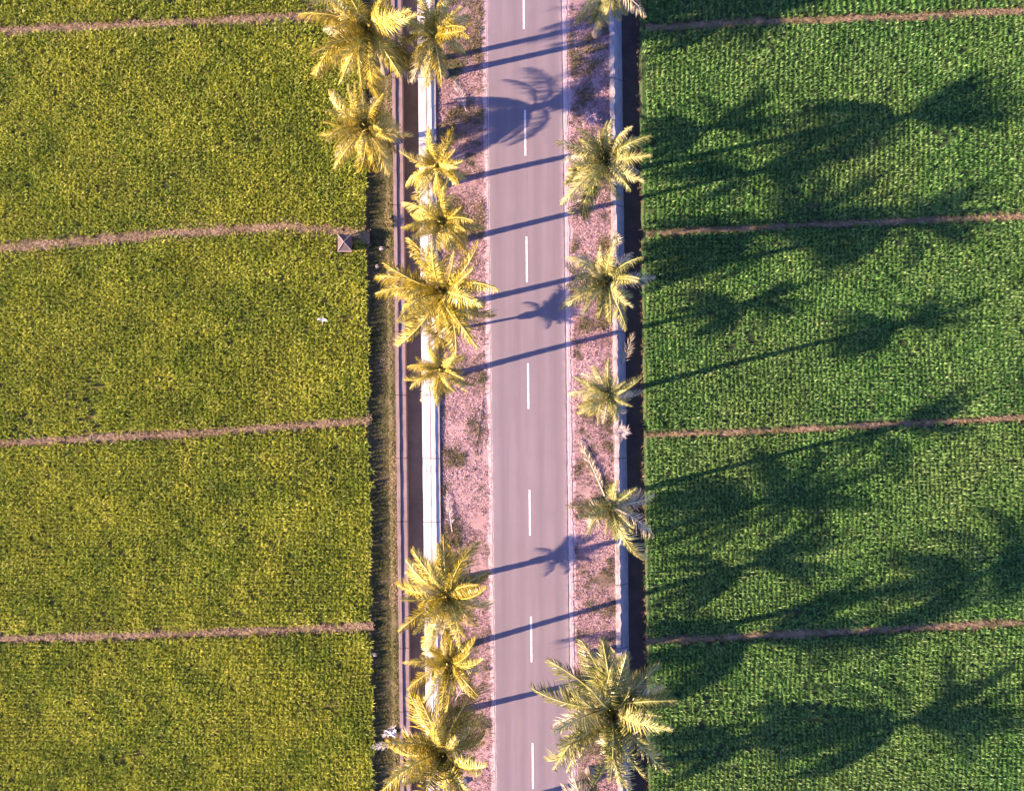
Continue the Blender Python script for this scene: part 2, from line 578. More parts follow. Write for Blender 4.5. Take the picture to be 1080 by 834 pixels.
# ----------------------------------------------------------------------------
# blades: rice, grass and weeds are one mesh of many small leaves per bed
# ----------------------------------------------------------------------------
def blades(base, h, wid, az, lean, tint, curl=0.35):
    """arrays -> verts, quads, tris.  Each blade: base pair, mid pair, tip"""
    n = len(base)
    d = np.stack([np.cos(az), np.sin(az), np.zeros(n)], 1)
    s = np.stack([-np.sin(az), np.cos(az), np.zeros(n)], 1)
    up = np.array([0, 0, 1.0])
    mid = base + d * (h * lean * 0.38)[:, None] + up * (h * 0.62)[:, None]
    tip = base + d * (h * lean)[:, None] + up * (h * (1.0 - curl * lean))[:, None]
    hw = (wid * 0.5)[:, None]
    v = np.empty((n, 5, 3))
    v[:, 0] = base - s * hw * 0.7
    v[:, 1] = base + s * hw * 0.7
    v[:, 2] = mid - s * hw
    v[:, 3] = mid + s * hw
    v[:, 4] = tip
    i = np.arange(n)[:, None] * 5
    quads = i + np.array([[0, 1, 3, 2]])
    tris = i + np.array([[2, 3, 4]])
    return v.reshape(-1, 3), quads, tris, np.repeat(tint, 5)


def lineY(poly, xs):
    return np.interp(xs, [p[0] for p in poly], [p[1] for p in poly])


def ext(poly, x0, x1):
    (a, b), (c, d) = poly[0], poly[1]
    s0 = (b - d) / (a - c)
    (e, f), (g, k) = poly[-2], poly[-1]
    s1 = (k - f) / (g - e)
    return [(x0, b + s0 * (x0 - a))] + poly + [(x1, k + s1 * (x1 - g))]


X_L, X_R = -150, 1230
bunds_left = [
    [(0, -182), (385, -196)],
    [(0, 33), (180, 25), (330, 17), (385, 15)],
    [(0, 261), (120, 252), (220, 244), (300, 239), (345, 243), (387, 250)],
    [(0, 467), (200, 457), (330, 448), (388, 443)],
    [(0, 673), (200, 668), (390, 660)],
    [(0, 884), (392, 872)],
]
bunds_right = [
    [(684, -187), (1080, -201)],
    [(684, 30), (800, 23), (930, 19), (1080, 12)],
    [(684, 246), (840, 238), (1080, 228)],
    [(684, 459), (850, 452), (1080, 440)],
    [(684, 676), (860, 667), (1080, 656)],
    [(684, 891), (1080, 875)],
]
bunds_left = [ext(b, X_L, b[-1][0] + 4) for b in bunds_left]
bunds_right = [ext(b, b[0][0] - 3, X_R) for b in bunds_right]


def fbm(x, y, s, seed):
    """cheap smooth value noise on arrays"""
    r = np.random.default_rng(seed)
    g = r.random((64, 64))
    out = np.zeros_like(x)
    amp, tot = 1.0, 0.0
    for o in range(3):
        u = (x * s * 2 ** o) % 64
        v = (y * s * 2 ** o) % 64
        iu, iv = u.astype(int), v.astype(int)
        fu, fv = u - iu, v - iv
        fu, fv = fu * fu * (3 - 2 * fu), fv * fv * (3 - 2 * fv)
        a = g[iu % 64, iv % 64] * (1 - fu) + g[(iu + 1) % 64, iv % 64] * fu
        b = g[iu % 64, (iv + 1) % 64] * (1 - fu) + g[(iu + 1) % 64, (iv + 1) % 64] * fu
        out += amp * (a * (1 - fv) + b * fv)
        tot += amp
        amp *= 0.5
    return out / tot


def rice_field(upper, lower, side, mat, label, dx, dy, seed, nb=20, hgt=0.5, half=5.0):
    """rows follow the bund; plants stand between the two bunds"""
    r = np.random.default_rng(seed)
    if side == 'L':
        x0, x1 = X_L, 394
    else:
        x0, x1 = 677, X_R
    xs = np.arange(x0, x1 + 40, dx)
    jmax = int((np.max([p[1] for p in lower]) - np.min([p[1] for p in upper]) + 40) / dy)
    gx, gj = np.meshgrid(xs, np.arange(-2, jmax))
    gx = gx.astype(float)
    base_line = (lower[0][1] - lower[-1][1]) / (lower[-1][0] - lower[0][0])
    gy = upper[0][1] - (gx - upper[0][0]) * base_line + gj * dy
    # gentle waviness of hand-planted rows
    gx = gx + 1.4 * np.sin(gy * 0.045 + seed) + r.normal(0, dx * 0.06, gx.shape)
    gy = gy + 1.2 * np.sin(gx * 0.03 + seed * 2) + r.normal(0, dy * 0.07, gx.shape)
    gx, gy = gx.ravel(), gy.ravel()
    ed = r.normal(0, 0.7, gx.shape)
    keep = (gy > lineY(upper, gx) + half + ed) & (gy < lineY(lower, gx) - half + ed) & (gx > x0)
    xe = gx - SKEW * (gy - CY)
    edge_n = 2.0 * (fbm(gx * 0 + 3, gy, 0.06, seed) - 0.5) * 2
    if side == 'L':
        # rounded field corners at the canal end
        yu, yl = gy - lineY(upper, gx), lineY(lower, gx) - gy
        cut = 11 * np.exp(-yu / 9.0) + 9 * np.exp(-yl / 9.0)
        keep &= xe < 389.0 + edge_n + ed - cut
        keep &= ~(((gx - 365) / 13) ** 2 + ((gy - 258) / 11) ** 2 < 1)
    else:
        yu, yl = gy - lineY(upper, gx), lineY(lower, gx) - gy
        cut = 5 * np.exp(-yu / 5.0) + 5 * np.exp(-yl / 5.0)
        keep &= xe > 679.3 + edge_n + ed + cut
    keep &= r.random(gx.shape) > 0.015
    # thin spots
    keep &= ~((fbm(gx, gy, 0.02, seed + 5) < 0.25) & (r.random(gx.shape) < 0.2))
    gx, gy = gx[keep], gy[keep]
    n = len(gx)
    plant_t = np.clip(0.42 + 0.9 * (fbm(gx, gy, 0.035, seed + 9) - 0.5) + r.normal(0, 0.12, n), 0, 1)
    vigor = np.clip(0.8 + 0.5 * (fbm(gx, gy, 0.03, seed + 3) - 0.3) + r.normal(0, 0.06, n), 0.55, 1.25)
    P = np.stack([(gx - CX) * M_, (CY - gy) * M_, np.full(n, -0.11)], 1)
    P = np.repeat(P, nb, 0)
    k = len(P)
    az = r.random(k) * 2 * np.pi
    rad_ = r.uniform(0.01, 0.06, k)
    P[:, 0] += np.cos(az) * rad_
    P[:, 1] += np.sin(az) * rad_
    vg = np.repeat(vigor, nb)
    h = hgt * vg * r.uniform(0.62, 1.12, k)
    lean = r.uniform(0.08, 0.70, k)
    wid = r.uniform(0.024, 0.040, k)
    az2 = az + r.normal(0, 0.5, k)
    tint = np.clip(np.repeat(plant_t, nb) + r.normal(0, 0.09, k), 0, 1)
    v, q, t, tt = blades(P, h, wid, az2, lean, tint)
    o = bpy.data.objects.new('rice_crop', np_mesh('rice_crop', v, q, t, mat, tt))
    col.objects.link(o)
    tag(o, label, 'rice crop', 'rice crops in the paddies', 'stuff')
    return o


names_l = ['yellow green rice in the paddy above the topmost bund west of the canal',
           'yellow green rice beside the two palms that lean over the canal bank',
           'yellow green rice below the small hip roofed shelter, with a white egret over it',
           'yellow green rice in the third full paddy down on the canal side',
           'yellow green rice beside the bleached frond at the foot of the canal bank']
names_r = ['dark green rice strip above the topmost bund beyond the ditch',
           'dark green rice with vertical planting rows and the topmost long palm shadows',
           'dark green rice crossed by two thin trunk shadows, beyond the ditch',
           'dark green rice level with the small ragged palm by the ditch',
           'dark green rice behind the largest palm beside the ditch']
for i in range(5):
    rice_field(bunds_left[i], bunds_left[i + 1], 'L', MAT['rice_gold'], names_l[i], 4.6, 4.3, 11 + i, hgt=0.56, half=4.5)
for i in range(5):
    rice_field(bunds_right[i], bunds_right[i + 1], 'R', MAT['rice_green'], names_r[i], (6.6, 5.2, 4.6, 4.6, 4.8)[i], (3.6, 4.3, 4.6, 4.4, 4.4)[i], 31 + i, hgt=0.50, half=4.0)


# bunds: low earth ridges with dry grass ---------------------------------------
def bund(line, width, seed, label, grass='bund_grass'):
    r = np.random.default_rng(seed)
    x0, x1 = line[0][0], line[-1][0]
    xs = np.arange(x0, x1 + 2, 4.0)
    ys = lineY(line, xs)
    sec = [(-1.15, -0.14), (-0.75, 0.02), (-0.3, 0.09), (0.3, 0.09), (0.75, 0.01), (1.15, -0.14)]
    vs, fs = [], []
    for x, y in zip(xs, ys):
        wv = width * 0.5 * (1 + 0.6 * (fbm(np.array([x]), np.array([y]), 0.09, seed)[0] - 0.5) * 2)
        for (q, z) in sec:
            vs.append(W(x, y + q * wv + r.normal(0, 0.7), z + r.normal(0, 0.012)))
    n = len(sec)
    for i in range(len(xs) - 1):
        for k in range(n - 1):
            a = i * n + k
            fs.append((a, a + 1, a + n + 1, a + n))
    o = obj('bund', vs, fs, MAT['bund'])
    tag(o, kind='structure')
    # grass tufts
    nt_ = int((x1 - x0) * width * 0.0036 * 80)
    bx = r.uniform(x0, x1, nt_)
    by = lineY(line, bx) + r.normal(0, width * 0.36, nt_)
    P = np.stack([(bx - CX) * M_, (CY - by) * M_, np.full(nt_, 0.02)], 1)
    P = np.repeat(P, 5, 0)
    k = len(P)
    P[:, :2] += r.normal(0, 0.03, (k, 2))
    patch = np.repeat(fbm(bx, by, 0.07, seed + 1), 5)
    v, q, t, tt = blades(P, r.uniform(0.08, 0.22, k), r.uniform(0.018, 0.035, k), r.random(k) * 6.283, r.uniform(0.3, 1.1, k),
                         np.clip(patch * 1.1 + r.normal(-0.05, 0.2, k), 0, 1))
    g = bpy.data.objects.new('bund_grass', np_mesh('bund_grass', v, q, t, MAT[grass], tt))
    col.objects.link(g)
    tag(g, label, 'grass', 'dry grass on the paddy bunds', 'stuff')


bl = ['dry grass on the bund past the frame top, canal side', 'pinkish dry grass on the topmost bund west of the canal', 'dry grass on the curved bund running to the small shelter',
      'dry grass on the narrow third bund west of the canal', 'dry grass on the lowest bund west of the canal', 'dry grass on the bund past the frame bottom, canal side']
br = ['dry grass on the bund past the frame top, ditch side', 'dry grass on the topmost bund beyond the ditch', 'dry grass on the second bund beyond the ditch, half in palm shadow',
      'dry grass on the third bund beyond the ditch', 'dry grass on the lowest bund beyond the ditch, mostly in palm shadow', 'dry grass on the bund past the frame bottom, ditch side']
for i in range(1, 5):
    bund(bunds_left[i], [10, 11.5, 13, 8.5, 8.5, 8][i], 50 + i, bl[i])
for i in range(1, 5):
    bund(bunds_right[i], [9, 7.5, 6.5, 5.5, 8, 8][i], 70 + i, br[i], 'bund_weeds')


# weeds on verges and banks ------------------------------------------------------
def weeds(name, t0, t1, dens, mat, label, seed, hr=(0.06, 0.2), per=6, fade=None, y0=-140, y1=975, z=0.0, bias=0.0, wr=(0.013, 0.032), thr=0.52, fs=0.06):
    r = np.random.default_rng(seed)
    area = (t1 - t0) * (y1 - y0) * M_ * M_
    n = int(area * dens)
    t = r.uniform(t0, t1, n)
    y = r.uniform(y0, y1, n)
    f = fbm(t, y, fs, seed)
    f2 = fbm(t, y, 0.018, seed + 4)
    keep = (f + 0.4 * f2 + r.normal(0, 0.12, n)) > thr
    if fade:
        for (edge, wdt, sgn) in fade:
            keep &= r.random(n) < np.clip(sgn * (t - edge) / wdt + 0.15, 0.0, 1.0)
    t, y, f, f2 = t[keep], y[keep], f[keep], f2[keep]
    n = len(t)
    px = t + SKEW * (y - CY)
    P = np.stack([(px - CX) * M_, (CY - y) * M_, np.full(n, z)], 1)
    P = np.repeat(P, per, 0)
    k = len(P)
    P[:, :2] += r.normal(0, 0.045, (k, 2))
    tint = np.clip(np.repeat(0.45 + 1.0 * (f2 - 0.5) + r.normal(0, 0.16, n), per) + r.normal(0, 0.16, k) + bias, 0, 1)
    hs = np.repeat(0.6 + 0.8 * f, per)
    v, q, tr, tt = blades(P, r.uniform(*hr, k) * hs, r.uniform(*wr, k), r.random(k) * 6.283, r.uniform(0.4, 1.3, k), tint, curl=0.45)
    o = bpy.data.objects.new(name, np_mesh(name, v, q, tr, mat, tt))
    col.objects.link(o)
    tag(o, label, 'weeds', None, 'stuff')
    return o


weeds('dry_weeds', 464, 517, 85, MAT['weed_dry'], 'dry pinkish weeds on the verge between road and white canal wall', 91, fade=[(517, 9, -1)], hr=(0.04, 0.15))
weeds('dry_weeds', 599, 647, 85, MAT['weed_dry'], 'dry pinkish weeds on the verge between road and ditch wall', 92, fade=[(601, 5, 1)], hr=(0.04, 0.15))
weeds('bank_grass', 391, 418, 75, MAT['bank_grass'], 'olive and straw grass on the canal bank beside the yellow green rice', 93, hr=(0.03, 0.11), z=-0.18, bias=-0.25)  # tint biased dark, painting in the shade the rice throws on the bank
weeds('bank_grass', 408, 418.5, 120, MAT['bank_grass'], 'olive and straw grass along the canal kerb', 95, hr=(0.05, 0.18), z=-0.03, bias=0.2, fade=[(408, 6, 1)])  # tint biased bright, painting in the sunlit strip by the kerb
weeds('green_weeds', 465, 513, 130, MAT['bund_weeds'], 'brown green weed patches on the verge beside the white canal wall', 96, hr=(0.06, 0.24), thr=0.92, fs=0.05, bias=-0.15)
weeds('green_weeds', 604, 646, 130, MAT['bund_weeds'], 'brown green weed patches on the verge beside the ditch wall', 97, hr=(0.06, 0.24), thr=0.91, fs=0.05, bias=-0.15)
weeds('ditch_grass', 677, 684, 25, MAT['bund_grass'], 'brown grass on the foot of the green rice bank by the ditch', 94, hr=(0.06, 0.16), z=-0.42, bias=-0.3)

# ----------------------------------------------------------------------------
# coconut palms
# ----------------------------------------------------------------------------
def frond_mesh(alpha, bend, seed, leaf_mat_, rib_mat, nl=78, leaf=0.235, hang=0.95, gap=0.07):
    """a frond of arc length 1 along +X, arching under its own weight"""
    r = np.random.default_rng(seed)
    ns = 22
    pts, tan = [], []
    p = np.zeros(3)
    side_bend = r.normal(0, 0.10)
    for i in range(ns + 1):
        s = i / ns
        a = math.radians(alpha - bend * s ** 1.25)
        b = side_bend * s
        t = np.array([math.cos(a) * math.cos(b), math.cos(a) * math.sin(b), math.sin(a)])
        pts.append(p.copy())
        tan.append(t)
        p = p + t / ns
    pts, tan = np.array(pts), np.array(tan)
    # rib
    mb = MB()
    mb.tube([tuple(x) for x in pts], [0.013 * (1 - 0.85 * i / ns) + 0.001 for i in range(ns + 1)], 5)
    nv = len(mb.v)
    verts = [list(mb.v)]
    vv, quads, tris, tint = [], [], [], []
    base_tint = 0.5
    for sgn in (-1, 1):
        for j in range(nl):
            s = 0.14 + 0.86 * (j + r.random() * 0.6) / nl
            if s > 1 or r.random() < gap:
                continue
            u = s * ns
            i0 = min(int(u), ns - 1)
            f = u - i0
            P = pts[i0] * (1 - f) + pts[i0 + 1] * f
            T = tan[i0] * (1 - f) + tan[i0 + 1] * f
            T = T / np.linalg.norm(T)
            S = np.array([-T[1], T[0], 0.0])
            S = S / (np.linalg.norm(S) + 1e-6)
            N = np.cross(T, S)
            fw = math.radians(30 + 38 * s + r.normal(0, 6))
            lift = 0.30 * (1 - s) + r.normal(0, 0.10)
            D = S * sgn * math.cos(fw) + T * math.sin(fw) + N * lift
            D = D / np.linalg.norm(D)
            prof = min(1.0, 0.45 + 2.6 * (s - 0.12)) * (1 - 0.72 * max(0.0, (s - 0.45) / 0.55) ** 1.6)
            L = leaf * prof * r.uniform(0.7, 1.15)
            g = hang * r.uniform(0.5, 1.4) * L
            A = P
            B = P + D * L * 0.5 + np.array([0, 0, -0.22 * g])
            E = P + D * L * 0.92 + np.array([0, 0, -0.95 * g])
            wv = T * (0.0064 + 0.0024 * r.random()) * (0.6 + 0.4 * prof)
            tw = N * 0.003 * r.normal()
            b = len(vv)
            vv += [A - wv * 0.6, A + wv * 0.6, B - wv + tw, B + wv - tw, E]
            quads.append((b, b + 1, b + 3, b + 2))
            tris.append((b + 2, b + 3, b + 4))
            tt = np.clip(0.45 + 0.25 * r.normal() + 0.15 * (s - 0.5), 0, 1)
            tint += [tt] * 5
    verts = mb.v + [tuple(x) for x in vv]
    faces = list(mb.f) + [tuple(i + nv for i in q) for q in quads] + [tuple(i + nv for i in t) for t in tris]
    me = bpy.data.meshes.new('frond')
    me.from_pydata(verts, [], faces)
    me.materials.append(leaf_mat_)
    me.materials.append(rib_mat)
    me.polygons.foreach_set('material_index', [1] * len(mb.f) + [0] * (len(quads) + len(tris)))
    a = me.attributes.new('tint', 'FLOAT', 'POINT')
    a.data.foreach_set('value', [0.7] * nv + tint)
    me.update()
    reach = float(np.linalg.norm(pts[-1][:2]))
    return me, reach


SHAPES = [(82, 55), (72, 70), (60, 80), (48, 85), (35, 78), (24, 72), (14, 62), (2, 55), (-14, 50), (-34, 42)]
FR = {}
for key, lm, rm in (('gold', MAT['palm_gold'], MAT['rachis_gold']), ('green', MAT['palm_green'], MAT['rachis_green'])):
    FR[key] = []
    for si, (a, b) in enumerate(SHAPES):
        for sd in range(2):
            me, rc = frond_mesh(a, b, 300 + si * 7 + sd, lm, rm)
            FR[key].append((a, me, rc))
FR['straw'] = [(a, *frond_mesh(a, b, 500 + i, MAT['palm_straw'], MAT['palm_straw'], nl=50, hang=0.8, gap=0.15)) for i, (a, b) in enumerate([(24, 78), (2, 60), (-20, 45), (-40, 35)])]


def palm(hub, tips, base, h, key, label, seed, full=None, extra=8, sparse=False, trunk_r=0.19, straw=()):
    """hub/tips: survey positions seen from the drone; base: foot on the ground"""
    r = random.Random(seed)
    foot = W(base[0], base[1], -0.02)
    top = at_height(hub[0], hub[1], h)
    root = empty('coconut_palm', foot)
    tag(root, label, 'palm tree', 'coconut palms lining the road')
    rel = top - foot
    # trunk: slight S-curve, ringed, flared at the foot
    mb = MB()
    pts, rad = [], []
    nseg = 44
    side = Vector((r.uniform(-0.15, 0.15), r.uniform(-0.15, 0.15), 0))
    for i in range(nseg + 1):
        s = i / nseg
        p = Vector((rel.x * s ** 1.15, rel.y * s ** 1.15, rel.z * s)) + side * math.sin(math.pi * s)
        pts.append(p)
        rr = trunk_r * (1.0 - 0.28 * s) + 0.16 * math.exp(-s * 14) + (0.016 if i % 2 else 0.0)
        if s > 0.955:
            rr += 0.05
        rad.append(rr)
    mb.tube(pts, rad, 11)
    mb.build('trunk', MAT['bark'], root, smooth=False)
    # fibrous heart of the crown, where the leaf bases meet
    hb = MB()
    hb.tube([rel + Vector((0, 0, z)) for z in (-0.15, 0.1, 0.35, 0.7, 1.05)], [0.17, 0.24, 0.19, 0.08, 0.02], 8, wob=0.3)
    hb.build('crown_heart', MAT['rachis_' + ('gold' if key == 'gold' else 'green')], root, smooth=True)
    full = full or max(math.hypot(t[0] - hub[0], t[1] - hub[1]) for t in tips) * (0.98 if key == 'gold' else 0.92)
    Lm = full * M_ * (1 - h / CAM_H)
    todo = []
    for i, t in enumerate(tips):
        tp = at_height(t[0], t[1], h - 0.3)
        d = tp - top
        todo.append((math.atan2(d.y, d.x), max(0.5, (0.90 if key == 'gold' else 0.85) * math.hypot(d.x, d.y)), 'straw' if i in straw else key))
    for i in range(extra):
        todo.append((r.uniform(0, 6.283), Lm * r.uniform(0.4, 0.72), key))
    for i in range(3 if sparse else 9):
        todo.append((r.uniform(0, 6.283), Lm * r.uniform(0.22, 0.42), 'upright'))
    for i in range(0 if sparse or h < 4 else 18):
        todo.append((r.uniform(0, 6.283), Lm * r.uniform(0.35, 0.72), 'skirt'))
    for i in range(0 if h < 4 else r.randrange(1, 4)):
        todo.append((r.uniform(0, 6.283), Lm * r.uniform(0.45, 0.75), 'straw'))
    for (az, reach, kk) in todo:
        q = min(reach / Lm, 0.97)
        skirt = kk == 'skirt'
        upright = kk == 'upright' or h < 4
        kk = key if skirt or kk == 'upright' else kk
        pool = FR[kk]
        up = (not skirt) and r.random() < (0.6 if q < 0.7 else 0.8)
        cand = [c for c in pool if (c[0] >= 24) == up or kk == 'straw'] or pool
        if upright and kk != 'straw':
            cand = [c for c in pool if c[0] > 40]
        elif skirt:
            cand = [c for c in pool if c[0] < 5]
        cand = sorted(cand, key=lambda c: abs(c[2] - q))[:3]
        a, me, rc = cand[0] if r.random() < 0.6 else cand[r.randrange(len(cand))]
        o = bpy.data.objects.new('frond', me)
        link(o, root)
        sc = min(reach / rc, Lm * (0.78 if skirt else 1.12))
        lift = 0.42 if a > 40 else (0.25 if a > 10 else 0.05)
        off = 0.12
        o.location = rel + Vector((math.cos(az) * off, math.sin(az) * off, lift - 0.1 + r.uniform(-0.08, 0.08)))
        o.scale = (sc, sc * r.uniform(0.9, 1.15), sc)
        o.rotation_euler = (r.uniform(-0.55, 0.55), 0, az + r.uniform(-0.06, 0.06))
    return root


PALMS = [
    # west row, beside the canal
    ((390, 34), [(319, 34), (327, 55), (323, 80), (341, 98), (359, 99), (397, 104), (428, 95), (350, 7), (371, -5), (388, -8), (401, -4), (436, 12), (443, 40), (334, 22), (362, 70), (410, 60)],
     (406, 75), 8.3, 'gold', 'largest yellow palm at the top, spreading over canal bank and rice', (), None),
    ((458, 40), [(430, 89), (417, 4), (440, -8), (470, -6), (488, 4), (490, 24), (489, 38), (486, 61), (466, 96), (415, 32), (455, 84)],
     (469, 79), 8.2, 'gold', 'palm with one pale hanging frond over the white wall, beside the largest yellow palm', (0,), None),
    ((387, 136), [(349, 97), (388, 104), (340, 145), (348, 180), (363, 170), (416, 170), (441, 137), (404, 167), (352, 122), (415, 118), (385, 175)],
     (405, 153), 4.4, 'gold', 'short palm alone on the grassy canal bank, below the largest yellow palm', (), None),
    ((460, 177), [(427, 173), (435, 154), (482, 134), (460, 141), (485, 178), (465, 208), (484, 160), (476, 196), (440, 190)],
     (469, 194), 7.2, 'gold', 'smallest yellow palm of the west row, over the white canal wall', (), None),
    ((467, 236), [(425, 209), (437, 212), (458, 204), (482, 200), (485, 222), (515, 242), (493, 255), (485, 272), (424, 241), (459, 280), (448, 271), (434, 256)],
     (469, 258), 8.3, 'gold', 'yellow palm level with the small hip roofed shelter, fronds hanging over the wall', (), None),
    ((467, 309), [(407, 276), (392, 292), (394, 317), (411, 364), (470, 382), (488, 371), (505, 373), (518, 317), (488, 254), (473, 267), (420, 264), (486, 278), (423, 325), (451, 353), (445, 268)],
     (469, 325), 8.4, 'gold', 'wide star shaped yellow palm halfway down, fronds reaching across the canal', (), None),
    ((465, 390), [(429, 379), (443, 366), (432, 410), (443, 425), (466, 429), (503, 405), (494, 414), (492, 375), (484, 397), (455, 428), (425, 395), (472, 362)],
     (469, 398), 8.1, 'gold', 'compact yellow palm directly above the long bare stretch of white wall', (3,), None),
    ((472, 627), [(438, 569), (426, 587), (468, 558), (485, 567), (514, 597), (413, 634), (418, 662), (433, 664), (445, 680), (471, 673), (505, 669), (503, 641), (429, 612), (490, 606), (455, 575)],
     (472, 613), 8.3, 'gold', 'dense golden palm directly below the long bare stretch of white wall', (), None),
    ((474, 697), [(427, 699), (426, 724), (447, 689), (447, 680), (471, 738), (460, 735), (503, 727), (492, 705), (485, 673), (474, 670), (447, 727), (495, 688)],
     (472, 686), 7.9, 'gold', 'bright yellow palm squeezed between two darker palms near the road bottom', (), None),
    ((468, 790), [(433, 743), (427, 763), (456, 743), (485, 747), (505, 768), (507, 799), (505, 811), (481, 821), (445, 833), (393, 834), (429, 783), (460, 838), (474, 830), (418, 800)],
     (473, 752), 8.3, 'gold', 'olive yellow palm beside the bleached fallen frond, lowest of the canal row', (0,), None),
    ((455, 905), [(430, 860), (490, 870), (400, 900), (410, 940), (450, 955), (500, 930), (505, 895)],
     (473, 862), 8.3, 'gold', 'palm past the lower frame edge whose trunk shadow crosses the road', (), None),
    # east row, beside the ditch
    ((641, -14), [(617, 13), (624, 20), (633, 15), (654, 21), (675, 6), (610, -5), (600, -30), (640, -50), (670, -40), (685, 22)],
     (629, 36), 7.6, 'green', 'palm cut by the top edge, beside the ditch wall', (9,), None),
    ((637, 172), [(577, 168), (583, 222), (637, 144), (678, 127), (687, 167), (684, 186), (658, 216), (665, 203), (612, 155), (604, 186), (625, 150), (655, 150), (640, 205)],
     (622, 189), 8.4, 'green', 'green palm with one yellow upright frond reaching over the ditch', (), None),
    ((639, 298), [(589, 279), (593, 299), (583, 329), (608, 338), (637, 344), (661, 355), (698, 294), (673, 288), (639, 278), (598, 320), (615, 280), (660, 310)],
     (625, 309), 8.2, 'green', 'green palm with one long frond stretching across the ditch to the rice', (6,), None),
    ((641, 416), [(600, 395), (594, 415), (629, 381), (642, 376), (664, 387), (679, 428), (667, 403), (614, 445), (637, 450), (648, 447), (603, 430), (660, 440)],
     (626, 421), 8.4, 'green', 'green palm with splayed straw coloured lower fronds, beside the dry frond in the ditch', (8, 5), None),
    ((644, 534), [(608, 534), (627, 525), (660, 508), (644, 510), (629, 556), (625, 568), (642, 565), (681, 599), (704, 559), (673, 539), (664, 560)],
     (626, 530), 7.8, 'green', 'sparse small palm above the largest palm, thin stalks trailing over the ditch', (8,), None),
    ((643, 745), [(571, 681), (596, 666), (630, 654), (641, 658), (672, 672), (700, 686), (684, 728), (711, 724), (719, 752), (707, 789), (675, 826), (586, 812), (559, 786), (549, 720), (577, 754), (610, 817), (638, 833), (655, 815), (620, 700), (690, 770), (600, 780)],
     (624, 690), 10.6, 'green', 'largest palm, a huge pale green and gold star over the ditch and road edge', (7, 16), None),
    ((632, 892), [(590, 818), (602, 815), (640, 830), (580, 860), (670, 850), (690, 900), (650, 960), (600, 950)],
     (622, 812), 8.6, 'green', 'palm mostly below the frame, golden frond tips showing under the largest palm', (0, 1), None),
]
for (hub, base, h, label) in (
        ((466, 351), (470, 350), 2.3, 'young palm almost hidden under the wide star shaped palm'),
        ((470, 619), (470, 617), 2.5, 'young palm almost hidden under the dense golden palm'),
        ):
    rr_ = random.Random(int(h * 1000) + base[1])
    PALMS.append((hub, [(hub[0] + rr_.uniform(17, 25) * math.cos(k * 0.9), hub[1] + rr_.uniform(17, 25) * math.sin(k * 0.9)) for k in range(7)], base, h, 'gold', label, (), None))
for i, (hub, tips, base, h, key, label, straw, full) in enumerate(PALMS):
    sparse = 'sparse' in label
    palm(hub, tips, base, h, key, label, 900 + i, full, sparse=sparse, extra=3 if sparse else (30 if h < 4 else (20 if h < 5 else 11)), straw=straw, trunk_r=0.09 if h < 4 else (0.17 if h < 10 else 0.21))


# ----------------------------------------------------------------------------
# things lying about
# ----------------------------------------------------------------------------
def fallen_frond(p0, p1, z, mat, label, seed, leaf=0.2):
    me, rc = frond_mesh(4, 8, seed, mat, mat, nl=46, leaf=leaf, hang=0.12, gap=0.2)
    o = bpy.data.objects.new('fallen_frond', me)
    a, b = W(*p0, z), W(*p1, z)
    d = b - a
    col.objects.link(o)
    o.location = a
    o.scale = (d.length / rc,) * 3
    o.rotation_euler = (0.1, 0, math.atan2(d.y, d.x))
    tag(o, label, 'palm frond', 'dead fronds fallen on the ground')


fallen_frond((638, 524), (612, 462), 0.10, MAT['palm_straw'], 'long cream dead frond lying on the verge above the sparse small palm', 601, 0.16)
fallen_frond((416, 783), (391, 787), 0.12, MAT['palm_bleached'], 'bleached white dead frond lying across the canal bank to the rice', 602, 0.30)
fallen_frond((477, 560), (470, 518), 0.12, MAT['palm_dead'], 'grey pink dead frond against the white wall above the golden palm', 603, 0.2)
fallen_frond((492, 118), (478, 86), 0.10, MAT['palm_dead'], 'grey dead frond on the verge near the pale hanging frond', 604, 0.3)
fallen_frond((480, 738), (497, 708), 0.10, MAT['palm_dead'], 'grey dead frond on the verge beside the bright yellow palm', 605, 0.3)
fallen_frond((655, 388), (669, 352), -0.15, MAT['palm_straw'], 'dry brown frond standing out of the ditch between two green palms', 606, 0.3)
fallen_frond((418, 764), (404, 776), 0.12, MAT['palm_bleached'], 'short bleached frond scrap beside the longer bleached frond', 607, 0.4)


def bush(c, rad, mat, label, seed, z=0.0, n=420, h=0.5):
    r = np.random.default_rng(seed)
    root = empty('dry_bush', W(c[0], c[1], z))
    tag(root, label, 'bush', 'dry bushes along the walls')
    mb = MB()
    for i in range(7):
        a = r.random() * 6.283
        e = r.uniform(0.4, 0.9)
        mb.tube([(0, 0, 0), (math.cos(a) * rad * e * 0.5, math.sin(a) * rad * e * 0.5, h * 0.55), (math.cos(a) * rad * e, math.sin(a) * rad * e, h * 0.8)],
                [0.022, 0.014, 0.005], 5)
    mb.build('stem', MAT['bark'], root)
    az = r.random(n) * 6.283
    rr = rad * np.sqrt(r.random(n)) * 0.75
    lob = 0.55 + 0.45 * np.sin(az * 2 + seed) * np.sin(az * 3 + 1.3 * seed) + r.normal(0, 0.08, n)
    P = np.stack([np.cos(az) * rr * lob, np.sin(az) * rr * lob, r.uniform(0.05, 0.55, n) * h], 1)
    v, q, t, tt = blades(P, r.uniform(0.18, 0.42, n), r.uniform(0.02, 0.05, n), r.random(n) * 6.283, r.uniform(0.5, 1.3, n), np.clip(r.normal(0.6, 0.25, n), 0, 1))
    o = bpy.data.objects.new('foliage', np_mesh('foliage', v, q, t, mat, tt))
    link(o, root)


